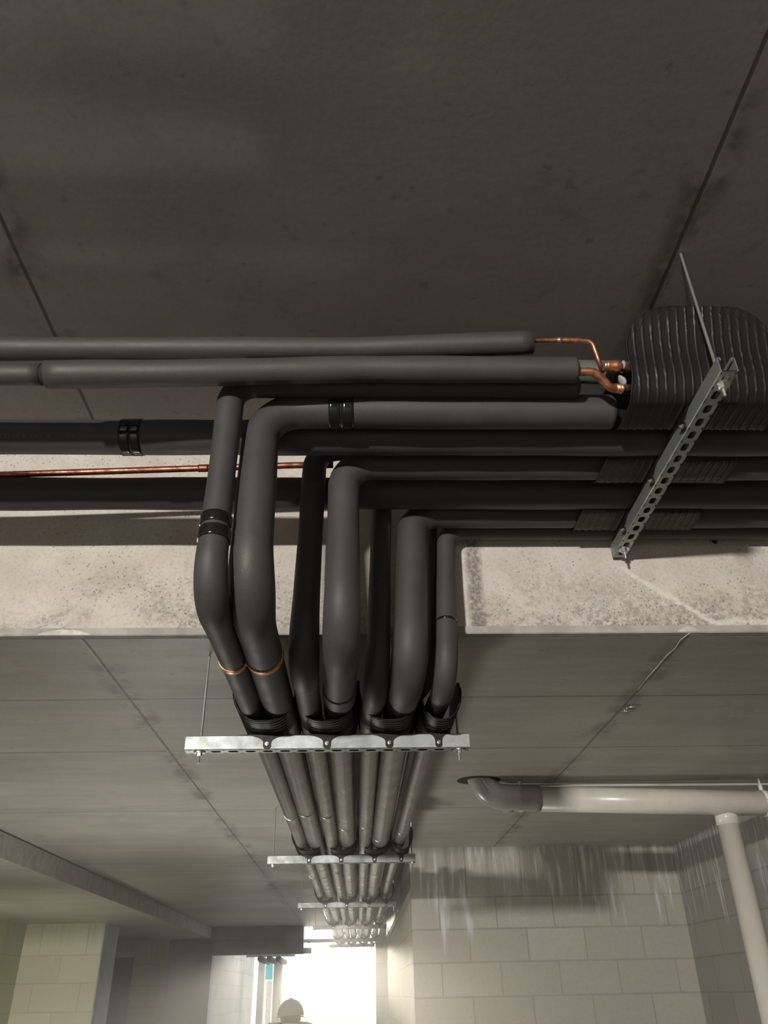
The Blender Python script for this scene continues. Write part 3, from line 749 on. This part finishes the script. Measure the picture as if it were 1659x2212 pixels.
for (x0, y0, x1, s_, lab) in ((85, 1362, 200, .020, 'pale smear of slurry along the beam edge at the left'), (1462, 1357, 1512, .019, 'pale smear of slurry along the beam edge at the right')):
    bm = bmesh.new(); a = at(x0, y0, 'Y', YB-.0148); b = at(x1, y0-3, 'Y', YB-.0148); n = 14
    top = []; bo = []
    for k in range(n+1):
        u = k/n; xx = a.x+(b.x-a.x)*u; hgt = s_*sin(pi*min(1, u*1.0+.02))**.7
        top.append(bm.verts.new((xx, YB-.0155, 2.4515+hgt*(.85+.3*noise.noise(Vector((k*.8, x0, 0))))))); bo.append(bm.verts.new((xx, YB-.0155, 2.4512)))
    for k in range(n): bm.faces.new((bo[k], bo[k+1], top[k+1], top[k]))
    r = bmesh.ops.extrude_face_region(bm, geom=bm.faces[:]); bmesh.ops.translate(bm, verts=[v for v in r['geom'] if isinstance(v, bmesh.types.BMVert)], vec=(0, .0012, 0))
    o = from_bm('slurry_smear', bm, M['lime'], None); tag(o, lab, 'smear')
# upright black cable tie tails by the corridor saddles
for k, (Y, lab) in enumerate(((4.42, 'black cable tie tail standing between the pipe pairs at the second strut'), (6.9, 'black cable tie tail standing between the pipe pairs at the third strut'))):
    P_ = round_path([Vector((-.035, Y+.1, 2.27)), Vector((-.008, Y-.02, 2.24)), Vector((.0, Y-.06, 2.30)), Vector((.002, Y-.06, 2.43))], [.03, .03], 6)
    o = tube('cable_tie', P_, .0035, M['pvcblack'], None, 8); tag(o, lab, 'cable tie')

# far hanger with a pair of pipes under the header
fh = empty('pipe_hanger_frame', (at(585, 2063, 'Y', 14.9).x, 14.9, at(585, 2067, 'Y', 14.9).z), 'distant dark strut under the header above the teal sheet', 'hanger', 'corridor pipe hangers')
from_bm('slotted_strut', strut_bm(.8), M['galv'], fh)
for s_ in (-.3, .35): from_bm('threaded_rod', rod_bm(s_, -.03, .25), M['zinc'], fh)
for k, px_ in enumerate((566, 585, 604)):
    c = at(px_, 2073, 'Y', 14.9)
    o = tube('insulated_pipe', [Vector((c.x, 14.6, c.z)), Vector((c.x, 16.0, c.z))], .045, M['ins'], None, 16)
    tag(o, '%s of three short black pipe ends below the distant strut under the header' % ('left', 'middle', 'right')[k], 'pipe', 'far pipe ends')

# ------------------------------------------------------------------ worker far down the corridor
def skin_body(name, verts, edges, radii, mat, parent, sub=2, root=0):
    me = bpy.data.meshes.new(name); me.from_pydata(verts, edges, [])
    o = bpy.data.objects.new(name, me); COL.objects.link(o); me.materials.append(mat)
    o.modifiers.new('skin', 'SKIN'); 
    s = o.modifiers.new('sub', 'SUBSURF'); s.levels = sub; s.render_levels = sub
    for i, r in enumerate(radii):
        me.skin_vertices[0].data[i].radius = (r, r*.85) if not isinstance(r, tuple) else r
        me.skin_vertices[0].data[i].use_root = (i == root)
    dg = bpy.context.evaluated_depsgraph_get(); ev = o.evaluated_get(dg)
    nm = bpy.data.meshes.new_from_object(ev); o.modifiers.clear(); o.data = nm
    nm.polygons.foreach_set('use_smooth', [True]*len(nm.polygons))
    if parent: o.parent = parent
    return o
YP = 8.3
hc = at(628, 2185, 'Y', YP)
w = empty('person', (hc.x, YP, .0), 'person in a hard hat and dark work jacket seen from behind down the corridor', 'person', None)
H = hc.z   # about eye level
V = [(0, 0, .80), (0, 0, 1.0), (0, .02, 1.22), (0, .0, 1.28), (0, -.01, 1.335), (0, -.01, 1.40), (0, -.01, 1.46),
     (-.16, 0, 1.29), (-.23, -.02, 1.03), (-.24, -.14, .80), (.16, 0, 1.29), (.23, -.02, .98), (.24, -.14, .78),
     (-.09, 0, .76), (-.10, -.02, .42), (-.10, .03, .07), (-.10, -.10, .03), (.09, 0, .76), (.10, .01, .42), (.11, .04, .07), (.11, -.10, .03)]
Ed = [(0, 1), (1, 2), (2, 3), (3, 4), (4, 5), (5, 6), (2, 7), (7, 8), (8, 9), (2, 10), (10, 11), (11, 12), (0, 13), (13, 14), (14, 15), (15, 16), (0, 17), (17, 18), (18, 19), (19, 20)]
Rr = [(.15, .11), (.14, .10), (.15, .10), .06, .058, .085, .07, .07, .05, .034, .07, .05, .034, .09, .062, .042, .035, .09, .062, .042, .035]
bodyo = skin_body('body', V, Ed, Rr, M['skin'], w)
Vj = [(0, 0, .78), (0, 0, 1.0), (0, .02, 1.24), (0, -.01, 1.33), (-.165, 0, 1.30), (-.235, -.02, 1.03), (-.243, -.13, .82), (.165, 0, 1.29), (.235, -.02, 1.03), (.243, -.13, .80)]
Ej = [(0, 1), (1, 2), (2, 3), (2, 4), (4, 5), (5, 6), (2, 7), (7, 8), (8, 9)]
skin_body('jacket', Vj, Ej, [(.175, .13), (.165, .125), (.17, .12), .088, .085, .066, .052, .085, .066, .052], M['jacket'], w)
Vt = [(0, 0, .82), (-.095, 0, .74), (-.10, -.02, .42), (-.10, .03, .10), (.095, 0, .74), (.10, .01, .42), (.11, .04, .10)]
skin_body('trousers', Vt, [(0, 1), (1, 2), (2, 3), (0, 4), (4, 5), (5, 6)], [(.16, .12), .105, .08, .062, .105, .08, .062], M['grey'], w)
for s_ in (-1, 1):          # hands: palm plus five fingers
    px_, py_, pz_ = s_*.243, -.16, .755
    Vh = [(px_, py_, pz_), (px_, py_-.03, pz_-.045)]; Eh = [(0, 1)]; Rh = [.024, .026]
    for q in range(4):
        b0 = len(Vh); ox = (-.024+.016*q)
        Vh += [(px_+ox, py_-.04, pz_-.075), (px_+ox, py_-.045, pz_-.10+.004*abs(q-1)), (px_+ox, py_-.03, pz_-.125+.006*abs(q-1))]
        Eh += [(1, b0), (b0, b0+1), (b0+1, b0+2)]; Rh += [.0095, .0085, .0075]
    b0 = len(Vh); Vh += [(px_-s_*.035, py_-.035, pz_-.04), (px_-s_*.045, py_-.045, pz_-.07)]; Eh += [(1, b0), (b0, b0+1)]; Rh += [.011, .009]
    skin_body('hand', Vh, Eh, Rh, M['skin'], w, 1)
# head details and hard hat
def ell(name, c, r, mat, zmin=None, seg=28):
    bm = bmesh.new(); bmesh.ops.create_uvsphere(bm, u_segments=seg, v_segments=18, radius=1.0)
    for v in bm.verts: v.co = Vector((v.co.x*r[0], v.co.y*r[1], v.co.z*r[2]))
    if zmin is not None: bmesh.ops.delete(bm, geom=[v for v in bm.verts if v.co.z < zmin], context='VERTS')
    for v in bm.verts: v.co += Vector(c)
    return from_bm(name, bm, mat, w, True)
ell('head', (0, -.01, 1.40), (.078, .098, .115), M['skin'])
ell('hair', (0, -.022, 1.405), (.083, .095, .11), M['hair'], -.06)
for s_ in (-1, 1):
    ell('ear', (s_*.08, 0, 1.385), (.012, .022, .032), M['skin']); ell('eye', (s_*.03, .083, 1.40), (.013, .01, .009), M['white'])
ell('nose', (0, .095, 1.375), (.014, .018, .024), M['skin']); ell('mouth', (0, .082, 1.335), (.026, .01, .007), M['copdull'])
hh = ell('hard_hat', (0, -.005, 1.405), (.118, .135, .125), M['hat'], -.01)
bm = bmesh.new(); n = 36
A = [bm.verts.new((.116*cos(2*pi*k/n), -.005+.133*sin(2*pi*k/n), 1.40)) for k in range(n)]
B = [bm.verts.new((.130*cos(2*pi*k/n), .005+(.165 if sin(2*pi*k/n) > 0 else .148)*sin(2*pi*k/n), 1.392)) for k in range(n)]
for k in range(n): bm.faces.new((A[k], B[k], B[(k+1) % n], A[(k+1) % n]))
from_bm('brim', bm, M['hat'], hh)
box('hat_ridge', (-.012, -.11, 1.515), (.012, .10, 1.536), M['hat'], hh, .006)

# ------------------------------------------------------------------ light
def area(name, loc, target, size, power, col, sy=None, spread=None):
    d = bpy.data.lights.new(name, 'AREA'); d.energy = power; d.color = col; d.size = size
    if sy: d.shape = 'RECTANGLE'; d.size_y = sy
    o = bpy.data.objects.new(name, d); COL.objects.link(o); o.location = loc
    o.rotation_euler = (Vector(target)-Vector(loc)).to_track_quat('-Z', 'Y').to_euler()
    return o
area('work_lamp', (-3.25, -7.0, 2.47), (.3, 2.2, 2.5), .5, 900, (1.0, .955, .895), .2)
area('room_fill', (2.2, -4.5, 2.2), (0, 2.5, .2), 1.6, 12, (1.0, .95, .86), .5)  # unseen fill added to lift the ambient light of the near room
area('ceiling_fill', (-1.2, 5.0, .2), (-.6, 4.6, 2.45), .9, 40, (1.0, .97, .90), .5)  # unseen fill added near the floor to brighten the lower ceiling
area('left_wall_fill', (-3.1, 7.4, .4), (-3.2, 10.2, 1.9), .5, 22, (1.0, 1.0, .74), .5)  # unseen yellowish fill added to brighten the left blockwork
sd = bpy.data.lights.new('sun', 'SUN'); sd.energy = 5.0; sd.angle = radians(1.5); sd.color = (1.0, .9, .72)
so = bpy.data.objects.new('sun', sd); COL.objects.link(so)
q = RT*((640-CX)/F_PX) - UP*((2030-CY)/F_PX) + FW; q.normalize()
so.rotation_euler = q.to_track_quat('Z', 'Y').to_euler()
wd = bpy.data.worlds.new('world'); SC.world = wd; wd.use_nodes = True
bg = wd.node_tree.nodes['Background']; bg.inputs[0].default_value = (.90, .96, 1.0, 1); bg.inputs[1].default_value = 3.4

# haze volume added to imitate lens veil towards the opening
hz_m = bpy.data.materials.new('veil_volume'); hz_m.use_nodes = True; nt = hz_m.node_tree; nt.nodes.clear()
vo = nt.nodes.new('ShaderNodeOutputMaterial'); vs = nt.nodes.new('ShaderNodeVolumeScatter')
vs.inputs['Density'].default_value = .042; vs.inputs['Anisotropy'].default_value = .55; vs.inputs['Color'].default_value = (1, .98, .94, 1)
nt.links.new(vs.outputs[0], vo.inputs['Volume'])
hzo = box('veil_volume', (-3.7, 2.7, .02), (2.29, 13.3, 2.44), hz_m); tag(hzo, 'thin haze volume added as lens veil in the corridor towards the bright opening', 'haze', kind='stuff')
